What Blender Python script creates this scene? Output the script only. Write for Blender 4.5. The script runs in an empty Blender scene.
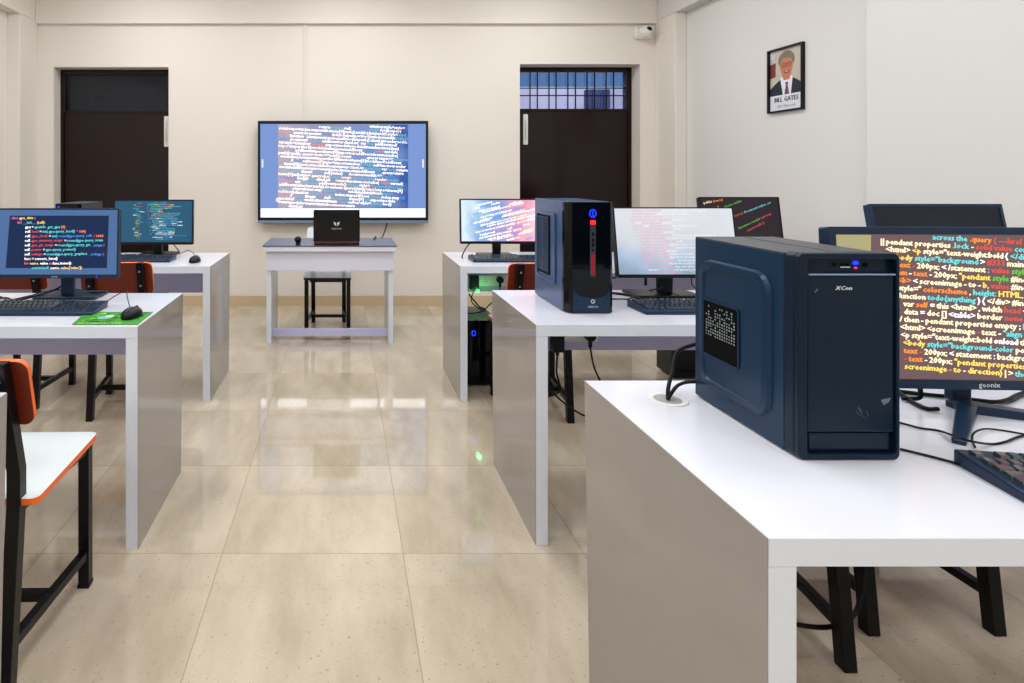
import bpy, bmesh, math, random
from mathutils import Vector, Matrix
random.seed(7)
S = bpy.context.scene
COL = S.collection

# ------------------------------------------------------------------ camera, world, exposure
CH = 1.26
cam_d = bpy.data.cameras.new('camera'); cam = bpy.data.objects.new('camera', cam_d); COL.objects.link(cam)
cam.location = (0, 0, CH); cam.rotation_euler = (math.radians(90), 0, 0)
cam_d.sensor_width = 36; cam_d.lens = 36 * 600 / 1024
cam_d.shift_x = (512 - 344) / 1024; cam_d.shift_y = -(341.5 - 174) / 1024
cam_d.clip_start = 0.05
S.camera = cam
w = bpy.data.worlds.new('dusk_sky'); S.world = w; w.use_nodes = True
w.node_tree.nodes['Background'].inputs[0].default_value = (0.09, 0.25, 0.62, 1)
w.node_tree.nodes['Background'].inputs[1].default_value = 0.62
S.view_settings.view_transform = 'Standard'; S.view_settings.look = 'None'
S.view_settings.gamma = 1; S.view_settings.use_curve_mapping = False
S.view_settings.exposure = 0.0
S.cycles.use_denoising = True
S.cycles.max_bounces = 10; S.cycles.diffuse_bounces = 6; S.cycles.glossy_bounces = 5
S.cycles.sample_clamp_indirect = 6

LAMP_W = 13.4      # watts of each ceiling panel

# ------------------------------------------------------------------ helpers
def lin(c):
    return tuple((v / 255 / 12.92) if v / 255 <= .04045 else ((v / 255 + .055) / 1.055) ** 2.4 for v in c) + (1,)

def mat(name, rgb, rough=.5, metal=0., spec=.5, var=.04, scale=6., coat=0., bump=0., bscale=60.):
    m = bpy.data.materials.new(name); m.use_nodes = True
    nt = m.node_tree; b = nt.nodes['Principled BSDF']
    tc = nt.nodes.new('ShaderNodeTexCoord'); n = nt.nodes.new('ShaderNodeTexNoise')
    n.inputs['Scale'].default_value = scale; n.inputs['Detail'].default_value = 4
    nt.links.new(tc.outputs['Object'], n.inputs['Vector'])
    mix = nt.nodes.new('ShaderNodeMix'); mix.data_type = 'RGBA'
    c = lin(rgb)
    mix.inputs[6].default_value = tuple(v * (1 - var) for v in c[:3]) + (1,)
    mix.inputs[7].default_value = tuple(min(1, v * (1 + var)) for v in c[:3]) + (1,)
    nt.links.new(n.outputs['Fac'], mix.inputs[0]); nt.links.new(mix.outputs[2], b.inputs['Base Color'])
    b.inputs['Roughness'].default_value = rough; b.inputs['Metallic'].default_value = metal
    b.inputs['Specular IOR Level'].default_value = spec; b.inputs['Coat Weight'].default_value = coat
    b.inputs['Coat Roughness'].default_value = .06
    if bump:
        n2 = nt.nodes.new('ShaderNodeTexNoise'); n2.inputs['Scale'].default_value = bscale
        nt.links.new(tc.outputs['Object'], n2.inputs['Vector'])
        bp = nt.nodes.new('ShaderNodeBump'); bp.inputs['Strength'].default_value = bump; bp.inputs['Distance'].default_value = .002
        nt.links.new(n2.outputs['Fac'], bp.inputs['Height']); nt.links.new(bp.outputs[0], b.inputs['Normal'])
    return m

def glow(name, rgb, strength=1., gloss=0.0):
    m = bpy.data.materials.new(name); m.use_nodes = True
    b = m.node_tree.nodes['Principled BSDF']
    b.inputs['Base Color'].default_value = (0.01, 0.01, 0.01, 1)
    b.inputs['Emission Color'].default_value = lin(rgb); b.inputs['Emission Strength'].default_value = strength
    b.inputs['Roughness'].default_value = .3
    b.inputs['Specular IOR Level'].default_value = .12
    return m

def glow_bands(name, stops, axis, lo, hi, strength=1.):
    """a lit screen picture: colours blend along one axis of the screen"""
    m = glow(name, (0, 0, 0), strength)
    nt = m.node_tree; b = nt.nodes['Principled BSDF']
    tc = nt.nodes.new('ShaderNodeTexCoord'); sp = nt.nodes.new('ShaderNodeSeparateXYZ')
    mr = nt.nodes.new('ShaderNodeMapRange'); mr.inputs[1].default_value = lo; mr.inputs[2].default_value = hi
    n = nt.nodes.new('ShaderNodeTexNoise'); n.inputs['Scale'].default_value = 7; n.inputs['Detail'].default_value = 3
    nt.links.new(tc.outputs['Object'], n.inputs['Vector'])
    ad = nt.nodes.new('ShaderNodeMath'); ad.operation = 'MULTIPLY_ADD'; ad.inputs[1].default_value = .5
    cr = nt.nodes.new('ShaderNodeValToRGB')
    el = cr.color_ramp.elements
    el[0].position = stops[0][0] * .6 + .25; el[0].color = lin(stops[0][1])
    el[1].position = stops[-1][0] * .6 + .25; el[1].color = lin(stops[-1][1])
    for p, c in stops[1:-1]:
        e = el.new(p * .6 + .25); e.color = lin(c)
    nt.links.new(tc.outputs['Object'], sp.inputs[0])
    nt.links.new(sp.outputs[axis], mr.inputs[0])
    m2 = nt.nodes.new('ShaderNodeMath'); m2.operation = 'MULTIPLY'; m2.inputs[1].default_value = .6
    nt.links.new(mr.outputs[0], m2.inputs[0])
    nt.links.new(n.outputs['Fac'], ad.inputs[0]); nt.links.new(m2.outputs[0], ad.inputs[2])
    nt.links.new(ad.outputs[0], cr.inputs[0]); nt.links.new(cr.outputs[0], b.inputs['Emission Color'])
    return m

def box(bm, x0, x1, y0, y1, z0, z1, mi=0):
    v = [bm.verts.new(p) for p in ((x0,y0,z0),(x1,y0,z0),(x1,y1,z0),(x0,y1,z0),(x0,y0,z1),(x1,y0,z1),(x1,y1,z1),(x0,y1,z1))]
    fs = []
    for q in ((3,2,1,0),(4,5,6,7),(0,1,5,4),(1,2,6,5),(2,3,7,6),(3,0,4,7)):
        f = bm.faces.new([v[i] for i in q]); f.material_index = mi; fs.append(f)
    return fs     # bottom, top, front(-y), right(+x), back(+y), left(-x)

def P3(plane, a, b, d):
    return {'xz': (a, d, b), 'xy': (a, b, d), 'yz': (d, a, b)}[plane]

def prism(bm, pts, plane, d0, d1, mi=0, smooth=False):
    A = [bm.verts.new(P3(plane, a, b, d0)) for a, b in pts]
    B = [bm.verts.new(P3(plane, a, b, d1)) for a, b in pts]
    n = len(pts); fs = [bm.faces.new(A), bm.faces.new(B[::-1])]
    for i in range(n):
        f = bm.faces.new((A[i], B[i], B[(i+1) % n], A[(i+1) % n])); f.smooth = smooth; fs.append(f)
    for f in fs: f.material_index = mi
    return fs

def ring(bm, outer, inner, plane, d0, d1, mi=0):
    n = len(outer)
    O0 = [bm.verts.new(P3(plane, a, b, d0)) for a, b in outer]; O1 = [bm.verts.new(P3(plane, a, b, d1)) for a, b in outer]
    I0 = [bm.verts.new(P3(plane, a, b, d0)) for a, b in inner]; I1 = [bm.verts.new(P3(plane, a, b, d1)) for a, b in inner]
    for i in range(n):
        j = (i+1) % n
        for q in ((O0[i],O0[j],I0[j],I0[i]), (O1[j],O1[i],I1[i],I1[j]), (O0[j],O0[i],O1[i],O1[j]), (I0[i],I0[j],I1[j],I1[i])):
            f = bm.faces.new(q); f.material_index = mi

def rrect(x0, x1, y0, y1, r, n=5):
    out = []
    for cx, cy, a in ((x1-r, y0+r, -90), (x1-r, y1-r, 0), (x0+r, y1-r, 90), (x0+r, y0+r, 180)):
        for i in range(n+1):
            t = math.radians(a + 90*i/n); out.append((cx + r*math.cos(t), cy + r*math.sin(t)))
    return out

def circ(cx, cy, r, n=24, sy=1):
    return [(cx + r*math.cos(2*math.pi*i/n), cy + sy*r*math.sin(2*math.pi*i/n)) for i in range(n)]

def catmull(P, n=8):
    P = [Vector(p) for p in P]
    if len(P) < 3: return P
    Q = [P[0]*2 - P[1]] + P + [P[-1]*2 - P[-2]]; out = []
    for i in range(1, len(Q)-2):
        for k in range(n):
            t = k/n; a, b, c, d = Q[i-1], Q[i], Q[i+1], Q[i+2]
            out.append(.5*((2*b) + (c-a)*t + (2*a-5*b+4*c-d)*t*t + (3*b-a-3*c+d)*t**3))
    out.append(P[-1]); return out

def tube(bm, pts, r, seg=8, smooth=True, mi=0, curve=True):
    P = catmull(pts) if curve else [Vector(p) for p in pts]
    rings = []; up = Vector((0, 0, 1))
    for i, p in enumerate(P):
        d = (P[min(i+1, len(P)-1)] - P[max(i-1, 0)]).normalized()
        if abs(d.dot(up)) > .97: up = Vector((1, 0, 0)) if abs(d.x) < .9 else Vector((0, 1, 0))
        s = d.cross(up).normalized(); u = s.cross(d).normalized(); up = u
        rr = r[i*len(r)//len(P)] if isinstance(r, (list, tuple)) else r
        rings.append([bm.verts.new(p + (s*math.cos(2*math.pi*k/seg) + u*math.sin(2*math.pi*k/seg))*rr) for k in range(seg)])
    for a, b in zip(rings, rings[1:]):
        for k in range(seg):
            f = bm.faces.new((a[k], a[(k+1) % seg], b[(k+1) % seg], b[k])); f.smooth = smooth; f.material_index = mi
    for e in (rings[0][::-1], rings[-1]):
        f = bm.faces.new(e); f.material_index = mi

def bar(bm, p0, p1, w_, h_=None, mi=0, side=(1, 0, 0)):
    """square section bar between two points"""
    h_ = h_ or w_; p0, p1 = Vector(p0), Vector(p1); d = (p1-p0).normalized()
    s = Vector(side); s = (s - d*s.dot(d)).normalized(); u = s.cross(d)
    r = [[bm.verts.new(p + s*a*w_/2 + u*b*h_/2) for a, b in ((-1,-1),(1,-1),(1,1),(-1,1))] for p in (p0, p1)]
    for k in range(4):
        f = bm.faces.new((r[0][k], r[0][(k+1) % 4], r[1][(k+1) % 4], r[1][k])); f.material_index = mi
    bm.faces.new(r[0][::-1]).material_index = mi; bm.faces.new(r[1]).material_index = mi

def ball(bm, c, rx, ry, rz, mi=0, u=20, v=12, cut=None):
    """ellipsoid; cut = lowest local z kept (flattened there)"""
    rows = []
    for i in range(v+1):
        t = math.pi*i/v; row = []
        for k in range(u):
            a = 2*math.pi*k/u; z = rz*math.cos(t)
            if cut is not None: z = max(z, cut)
            row.append(bm.verts.new((c[0]+rx*math.sin(t)*math.cos(a), c[1]+ry*math.sin(t)*math.sin(a), c[2]+z)) if 0 < i < v else None)
        if i in (0, v):
            z = rz if i == 0 else (-rz if cut is None else cut)
            pv = bm.verts.new((c[0], c[1], c[2]+z)); row = [pv]*u
        rows.append(row)
    for i in range(v):
        for k in range(u):
            q = [rows[i][k], rows[i+1][k], rows[i+1][(k+1) % u], rows[i][(k+1) % u]]
            q2 = []
            for x in q:
                if x not in q2: q2.append(x)
            f = bm.faces.new(q2); f.smooth = True; f.material_index = mi

def obj(name, bm, mats, parent=None, bevel=0., seg=2, loc=None, rot=None, label=None, fix=True):
    if fix: bmesh.ops.recalc_face_normals(bm, faces=bm.faces)
    me = bpy.data.meshes.new(name); bm.to_mesh(me); bm.free()
    for m in (mats if isinstance(mats, (list, tuple)) else [mats]): me.materials.append(m)
    o = bpy.data.objects.new(name, me); COL.objects.link(o)
    if parent: o.parent = parent
    if loc: o.location = loc
    if rot: o.rotation_euler = rot
    if bevel:
        md = o.modifiers.new('bevel', 'BEVEL'); md.width = bevel; md.segments = seg; md.limit_method = 'ANGLE'; md.angle_limit = math.radians(40)
    if label: o['label'] = label
    return o

def tag(o, label, cat, group=None, kind=None):
    o['label'] = label; o['category'] = cat
    if group: o['group'] = group
    if kind: o['kind'] = kind
    return o

def thing(name, label, cat, loc=(0, 0, 0), rz=0., group=None):
    o = bpy.data.objects.new(name, None); COL.objects.link(o); o.empty_display_size = .1
    o.location = loc; o.rotation_euler = (0, 0, math.radians(rz))
    return tag(o, label, cat, group)

def copy_tree(o, parent=None):
    c = o.copy(); COL.objects.link(c); c.parent = parent
    for ch in list(o.children): copy_tree(ch, c)
    return c

def struct(name, bm, m, parent=None, bevel=0.):
    o = obj(name, bm, m, parent, bevel)
    if not parent: o['kind'] = 'structure'
    return o

_tc = {}
def glyphs(s):
    if s not in _tc:
        c = bpy.data.curves.new('t', 'FONT'); c.body = s; c.size = 1; c.resolution_u = 1
        o = bpy.data.objects.new('t', c); me = o.to_mesh()
        vs = [v.co.copy() for v in me.vertices]; fs = [list(p.vertices) for p in me.polygons]
        o.to_mesh_clear(); bpy.data.objects.remove(o); bpy.data.curves.remove(c)
        _tc[s] = (vs, fs, max([v.x for v in vs], default=.3*len(s)))
    return _tc[s]

def text(bm, s, x, z, size, y=0., mi=0, ang=0., aspect=1., clip=None, shear=0.):
    """write s in the xz plane; returns the advance"""
    vs, fs, wd = glyphs(s); ca, sa = math.cos(ang), math.sin(ang)
    co = []
    for v in vs:
        a, b = (v.x*aspect + v.y*shear)*size, v.y*size
        co.append((x + a*ca - b*sa, y, z + a*sa + b*ca))
    if clip and any(not (clip[0] < p[0] < clip[1] and clip[2] < p[2] < clip[3]) for p in co):
        return (wd*aspect + .25)*size
    nv = [bm.verts.new(p) for p in co]
    for f in fs:
        try: bm.faces.new([nv[i] for i in f]).material_index = mi
        except ValueError: pass
    return (wd*aspect + .25)*size

def ctext(bm, s, cx, z, size, **k):
    wd = glyphs(s)[2]*size*k.get('aspect', 1.)
    text(bm, s, cx - wd/2, z, size, **k)

# ------------------------------------------------------------------ materials
M = {}
M['wall'] = mat('wall_paint', (226, 220, 212), .75, var=.02, scale=1.5, bump=.12, bscale=90)
M['wall_r'] = mat('side_wall_paint', (214, 213, 211), .75, var=.02, scale=1.5, bump=.12, bscale=90)
M['skirt'] = mat('skirting_tile', (200, 180, 148), .22, var=.06, scale=10)
M['white'] = mat('white_laminate', (222, 225, 238), .16, var=.01)
M['apron'] = mat('pale_lavender_laminate', (218, 218, 236), .2, var=.01)
M['edge'] = mat('white_edge_band', (216, 223, 234), .28, var=.01)
M['grey'] = mat('grey_gloss_laminate', (150, 145, 142), .07, var=.02, scale=30)
M['lav'] = mat('lavender_white_laminate', (190, 190, 226), .2, var=.01)
M['black'] = mat('black_painted_steel', (9, 9, 11), .3, var=.1, spec=.22)
M['orange'] = mat('shaded_orange_laminate', (106, 34, 11), .3, var=.06, scale=12)  # backrest rear: orange darkened, its shade put into the colour
M['oedge'] = mat('orange_edge_band', (240, 104, 18), .35, var=.04)
M['bolt'] = mat('zinc_bolt', (190, 190, 190), .25, metal=1)
M['seat'] = mat('white_seat_laminate', (222, 232, 236), .25, var=.01)
M['plast'] = mat('black_plastic', (13, 18, 27), .3, var=.08, spec=.25)
M['plastn'] = mat('navy_black_plastic', (20, 42, 68), .3, var=.08, spec=.3)
M['gloss'] = mat('piano_black', (5, 8, 13), .06, var=.05, spec=.28)
M['caseA'] = mat('navy_black_case', (4, 42, 72), .28, var=.06, spec=.3)
M['caseAf'] = mat('navy_black_front', (7, 28, 46), .3, var=.06, spec=.22)
M['caseT'] = mat('greyed_case_top', (58, 62, 68), .45, var=.06)
M['caseB'] = mat('blue_grey_case', (50, 78, 118), .22, var=.05, spec=.4)
M['dark'] = mat('dark_void', (3, 4, 6), .7, spec=.08)
M['key'] = mat('keycap', (24, 30, 38), .3, var=.1)
M['keyw'] = mat('keycap_sheen', (40, 54, 68), .2, var=.05, spec=.4)
M['cable'] = mat('black_cable', (10, 11, 14), .45, spec=.2)
M['metal'] = mat('brushed_metal', (160, 162, 166), .3, metal=1)
M['silver'] = mat('silver_print', (205, 210, 216), .4)
M['dots'] = mat('pale_vent_dots', (150, 160, 164), .4)
M['wood'] = mat('dark_mahogany', (26, 10, 9), .16, var=.3, scale=3, spec=.3)
M['tglass'] = mat('dark_transom_glass', (16, 24, 34), .06, var=.1, spec=.35)
M['red'] = mat('red_plastic', (170, 20, 30), .3)
M['redl'] = mat('red_hinge', (84, 16, 18), .35)
M['plate'] = mat('cream_switch_plate', (226, 226, 222), .35)
M['tabtop'] = mat('dark_glass_top', (40, 52, 80), .3, var=.15, spec=.3)
M['blue_led'] = glow('blue_led', (20, 40, 255), 4)
M['red_led'] = glow('red_led', (255, 20, 30), 4)
M['green_led'] = glow('green_led', (30, 255, 60), 16)
M['purple_led'] = glow('purple_led', (200, 30, 140), 2)
M['tw'] = glow('text_white', (255, 250, 250), 1.7)
M['ty'] = glow('text_yellow', (255, 216, 96), 1.35)
M['to'] = glow('text_orange', (255, 140, 50), 1.35)
M['tr'] = glow('text_red', (240, 90, 80), 1.0)
M['tg'] = glow('text_green', (110, 220, 70), .95)
M['tc'] = glow('text_cyan', (110, 225, 225), 1.15)
M['tb'] = glow('text_blue', (90, 160, 255), 1.0)
M['tp'] = glow('text_pink', (255, 120, 190), 1.0)
M['tcream'] = glow('text_cream', (255, 236, 190), 1.6)
TM = [M[k] for k in ('tw', 'ty', 'to', 'tr', 'tg', 'tc', 'tb', 'tp', 'tcream')]
W_, Y_, O_, R_, G_, C_, B_, K_, I_ = range(9)

def floor_mat():
    m = bpy.data.materials.new('polished_floor_tile'); m.use_nodes = True
    nt = m.node_tree; b = nt.nodes['Principled BSDF']; N = nt.nodes.new; L = nt.links.new
    tc = N('ShaderNodeTexCoord'); mp = N('ShaderNodeMapping')
    mp.inputs['Location'].default_value = (-.196/.6 + 20, -1.993/.6 + 20, 0); mp.inputs['Scale'].default_value = (1/.6, 1/.6, 1)
    L(tc.outputs['Object'], mp.inputs[0])
    fl = N('ShaderNodeVectorMath'); fl.operation = 'FLOOR'; L(mp.outputs[0], fl.inputs[0])
    fr = N('ShaderNodeVectorMath'); fr.operation = 'FRACTION'; L(mp.outputs[0], fr.inputs[0])
    sp = N('ShaderNodeSeparateXYZ'); L(fr.outputs[0], sp.inputs[0])
    def edge(out):
        a = N('ShaderNodeMath'); a.operation = 'SUBTRACT'; L(out, a.inputs[0]); a.inputs[1].default_value = .5
        c = N('ShaderNodeMath'); c.operation = 'ABSOLUTE'; L(a.outputs[0], c.inputs[0])
        d = N('ShaderNodeMath'); d.operation = 'GREATER_THAN'; L(c.outputs[0], d.inputs[0]); d.inputs[1].default_value = .4978
        return d.outputs[0]
    mx = N('ShaderNodeMath'); mx.operation = 'MAXIMUM'; L(edge(sp.outputs[0]), mx.inputs[0]); L(edge(sp.outputs[1]), mx.inputs[1])
    wn = N('ShaderNodeTexWhiteNoise'); L(fl.outputs[0], wn.inputs['Vector'])
    # streaky stone: noise stretched and turned, offset per tile
    off = N('ShaderNodeVectorMath'); off.operation = 'MULTIPLY_ADD'; L(wn.outputs['Color'], off.inputs[0])
    off.inputs[1].default_value = (9, 9, 9); L(tc.outputs['Object'], off.inputs[2])
    mp2 = N('ShaderNodeMapping'); mp2.inputs['Rotation'].default_value = (0, 0, math.radians(28)); mp2.inputs['Scale'].default_value = (3.2, 1.0, 1)
    L(off.outputs[0], mp2.inputs[0])
    n1 = N('ShaderNodeTexNoise'); n1.inputs['Scale'].default_value = 1.6; n1.inputs['Detail'].default_value = 7; n1.inputs['Roughness'].default_value = .6
    L(mp2.outputs[0], n1.inputs['Vector'])
    cr = N('ShaderNodeValToRGB'); e = cr.color_ramp.elements
    e[0].position = .32; e[0].color = lin((174, 161, 141)); e[1].position = .66; e[1].color = lin((202, 190, 171))
    L(n1.outputs['Fac'], cr.inputs[0])
    # fine specks
    n2 = N('ShaderNodeTexNoise'); n2.inputs['Scale'].default_value = 110; n2.inputs['Detail'].default_value = 2
    L(tc.outputs['Object'], n2.inputs['Vector'])
    c2 = N('ShaderNodeValToRGB'); c2.color_ramp.elements[0].position = .27; c2.color_ramp.elements[0].color = (1, 1, 1, 1)
    c2.color_ramp.elements[1].position = .35; c2.color_ramp.elements[1].color = (0, 0, 0, 1)
    L(n2.outputs['Fac'], c2.inputs[0])
    m1 = N('ShaderNodeMix'); m1.data_type = 'RGBA'; L(c2.outputs[0], m1.inputs[0]); L(cr.outputs[0], m1.inputs[6]); m1.inputs[7].default_value = lin((150, 130, 100))
    hs = N('ShaderNodeHueSaturation'); L(m1.outputs[2], hs.inputs['Color'])
    mr = N('ShaderNodeMapRange'); L(wn.outputs['Value'], mr.inputs[0]); mr.inputs[3].default_value = .95; mr.inputs[4].default_value = 1.04
    L(mr.outputs[0], hs.inputs['Value'])
    m2 = N('ShaderNodeMix'); m2.data_type = 'RGBA'; L(mx.outputs[0], m2.inputs[0]); L(hs.outputs[0], m2.inputs[6]); m2.inputs[7].default_value = lin((156, 140, 114))
    L(m2.outputs[2], b.inputs['Base Color'])
    b.inputs['Roughness'].default_value = .045; b.inputs['Specular IOR Level'].default_value = .8
    return m
M['floor'] = floor_mat()

def pane_mat():
    m = bpy.data.materials.new('clear_window_glass'); m.use_nodes = True
    nt = m.node_tree; nt.nodes.remove(nt.nodes['Principled BSDF']); out = nt.nodes['Material Output']
    t = nt.nodes.new('ShaderNodeBsdfTransparent'); g = nt.nodes.new('ShaderNodeBsdfGlossy'); g.inputs['Roughness'].default_value = .02
    mx = nt.nodes.new('ShaderNodeMixShader'); mx.inputs[0].default_value = .05
    nt.links.new(t.outputs[0], mx.inputs[1]); nt.links.new(g.outputs[0], mx.inputs[2]); nt.links.new(mx.outputs[0], out.inputs[0])
    return m
M['pane'] = pane_mat()

# ------------------------------------------------------------------ room shell
XL, XR, YB, YF, ZC = -3.04, 3.08, 5.74, -3.2, 3.15
b = bmesh.new(); box(b, XL-.2, XR+.2, YF-.2, YB+.4, -.1, 0); struct('floor', b, M['floor'])
b = bmesh.new(); box(b, XL-.2, XR+.2, YF-.2, YB+.4, ZC, ZC+.1); struct('ceiling', b, M['wall'])
D1 = (-2.778, -1.678, 2.283); D2 = (1.682, 2.833, 2.312)      # door openings x0, x1, top
b = bmesh.new()
for x0, x1 in ((XL-.2, D1[0]), (D1[1], D2[0]), (D2[1], XR+.2)): box(b, x0, x1, YB, YB+.3, 0, ZC)
box(b, D1[0], D1[1], YB, YB+.3, D1[2], ZC); box(b, D2[0], D2[1], YB, YB+.3, D2[2], ZC)
struct('wall_back', b, M['wall'])
b = bmesh.new(); box(b, XL-.2, XL, YF, YB, 0, ZC); struct('wall_left', b, M['wall'])
b = bmesh.new(); box(b, XR, XR+.2, YF, YB, 0, ZC); struct('wall_right', b, M['wall_r'])
b = bmesh.new(); box(b, XL-.2, XR+.2, YF-.2, YF, 0, ZC); struct('wall_front', b, M['wall'])
# pilasters and beams
def trim(i, *a, m='wall'):
    b = bmesh.new(); box(b, *a); return struct('trim_%d' % i, b, M[m], bevel=.006)
trim(1, XL, -2.93, 5.42, YB, 0, 2.715)
trim(2, 2.975, XR, 5.39, YB, 0, 2.715)
trim(3, 2.975, XR, 2.1, 3.42, 0, ZC, m='wall_r')
trim(4, XL, XL+.11, YF, YB, 2.715, ZC)
trim(5, XR-.105, XR, 3.42, YB, 2.715, ZC, m='wall_r')
trim(6, XL+.11, XR-.105, YB-.045, YB, 2.69, ZC)
# skirting
b = bmesh.new(); box(b, -2.93, D1[0], YB-.012, YB, 0, .098); box(b, D1[1], D2[0], YB-.012, YB, 0, .098); box(b, D2[1], 2.975, YB-.012, YB, 0, .098)
struct('baseboard_back', b, M['skirt'])
b = bmesh.new(); box(b, XL, XL+.012, YF, 5.42, 0, .098); struct('baseboard_left', b, M['skirt'])
b = bmesh.new(); box(b, XR-.012, XR, 3.42, 5.39, 0, .098); struct('baseboard_right', b, M['skirt'])
# vertical conduit from the beam down to the display
b = bmesh.new(); box(b, -.383, -.365, YB-.014, YB, 1.74, 2.69); struct('trim_7', b, M['wall'], bevel=.002)

# doors ------------------------------------------------------------
def door(i, x0, x1, top, y, split, glass, pane_x1, fr=.045, handle=None):
    b = bmesh.new(); box(b, x0+.003, x1-.003, y+.02, y+.06, .003, split)
    d = struct('door_%d' % i, b, M['wood'])
    f = bmesh.new()
    box(f, x0+.001, x0+fr, y, y+.08, split, top-.002); box(f, x1-fr*1.2, x1-.001, y, y+.08, split, top-.002)
    box(f, x0+fr, x1-fr*1.2, y, y+.08, top-.05, top-.002)
    box(f, x0+fr, x1-fr*1.2, y, y+.08, split, split+.022)
    box(f, x1-.03, x1-.001, y, y+.02, .003, split); box(f, x0+.001, x0+.03, y, y+.02, .003, split)
    obj('door_frame', f, M['wood'], d, bevel=.003)
    g = bmesh.new(); box(g, x0+fr, x1-fr*1.2, y+.045, y+.05, split+.022, top-.05); obj('transom_pane', g, glass, d)
    if handle is not None:
        h = bmesh.new(); prism(h, rrect(handle-.022, handle+.022, split-.33, split-.03, .008, 3), 'xz', y+.006, y+.0195)
        tube(h, [(handle, y-.006, split-.28), (handle, y-.016, split-.18), (handle, y-.006, split-.08)], .006)
        obj('door_handle', h, M['plate'], d)
    return d
y1 = YB + .135
d1 = door(1, D1[0], D1[1], D1[2], y1, 1.26+61*y1/600, M['tglass'], 0, handle=-1.742)
y2 = YB + .165
d2 = door(2, D2[0], D2[1], D2[2], y2, 1.26+63*y2/600, M['pane'], 0, handle=1.79)
g = bmesh.new()
zs2 = 1.26+63*y2/600
X_ = lambda px, Y: (px-344)/600*Y
for px in (530, 537.3, 549, 556, 567.8, 575.4, 587, 594.5, 606, 613.5):
    x = X_(px, y2+.02); box(g, x-.005, x+.005, y2+.014, y2+.026, zs2+.02, D2[2]-.045)
for py in (88.2, 95.6):
    z = 1.26+(174-py)/600*(y2+.02); box(g, D2[0]+.04, D2[1]-.05, y2+.012, y2+.024, z-.005, z+.005)
obj('security_grille', g, M['black'], d2)
b = bmesh.new(); box(b, 1.0, 5.6, 6.05, 7.3, 3.11, 3.2); tag(obj('corridor_soffit', b, M['wall']), 'slab over the corridor outside the right door', 'ceiling', kind='structure')
# outside the transom: a pale parapet and a slatted vent box
b = bmesh.new(); box(b, 1.2, 5.6, 8.4, 8.6, 0, 2.48); box(b, 4.02, 4.22, 8.2, 8.4, 0, 3.4)
tag(obj('corridor_wall', b, mat('corridor_paint', (236, 226, 236), .8)), 'pale wall of the corridor seen through the barred glass above the right door', 'wall', kind='structure')
b = bmesh.new(); box(b, 3.36, 3.68, 8.3, 8.4, 2.17, 2.43)
for k in range(7): box(b, 3.37+k*.044, 3.395+k*.044, 8.285, 8.3, 2.18, 2.42)
tag(obj('vent_box', b, mat('blue_vent', (24, 48, 110), .5)), 'dark blue slatted box on the corridor wall outside the right door transom', 'vent')

t = thing('corridor_fill_light', 'added corridor fill lamp, unseen, lighting the wall beyond the right door transom', 'light', (3.0, 7.0, 3.05))  # added lamp, out of view, brightens the wall beyond the transom
b = bmesh.new(); box(b, -.6, .6, -.04, .04, 0, .06); obj('lamp_housing', b, M['plate'], t, bevel=.005)
b = bmesh.new(); tube(b, [(-.58, 0, -.015), (.58, 0, -.015)], .013, 10); obj('lamp_tube', b, glow('corridor_fill_tube', (225, 230, 255), 8), t)
l = bpy.data.lights.new('corridor_fill_lamp', 'AREA'); l.shape = 'RECTANGLE'; l.size = 1.2; l.size_y = .05; l.energy = 16; l.color = (.78, .82, 1)
lo = bpy.data.objects.new('lamp_light', l); COL.objects.link(lo); lo.parent = t; lo.location = (0, .05, -.05); lo.rotation_euler = (math.radians(60), 0, 0)
# ceiling lamps (above the picture) -----------------------------------
lm = glow('lamp_diffuser', (255, 250, 242), 3.4)
def ceiling_lamp():
    t = thing('ceiling_light', 'square white ceiling light panel set in the classroom ceiling', 'ceiling light', (0, 0, ZC), 0, 'ceiling light panels')
    f = bmesh.new(); ring(f, rrect(-.31, .31, -.31, .31, .01, 2), rrect(-.28, .28, -.28, .28, .01, 2), 'xy', -.025, 0); obj('lamp_frame', f, M['plate'], t)
    f = bmesh.new(); box(f, -.28, .28, -.28, .28, -.012, -.006); obj('diffuser', f, lm, t)
    l = bpy.data.lights.new('lamp', 'AREA'); l.shape = 'SQUARE'; l.size = .56; l.energy = LAMP_W; l.color = (.95, .975, 1.0)
    lo = bpy.data.objects.new('lamp_light', l); COL.objects.link(lo); lo.parent = t; lo.location = (0, 0, -.03)
    return t
lt0 = ceiling_lamp()
k = 0
for x in (-1.75, 0.0, 1.75):
    for y in (-2.2, -.4, 1.4, 3.1, 4.7):
        t = lt0 if k == 0 else copy_tree(lt0)
        t.location = (x, y, ZC); k += 1

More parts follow.
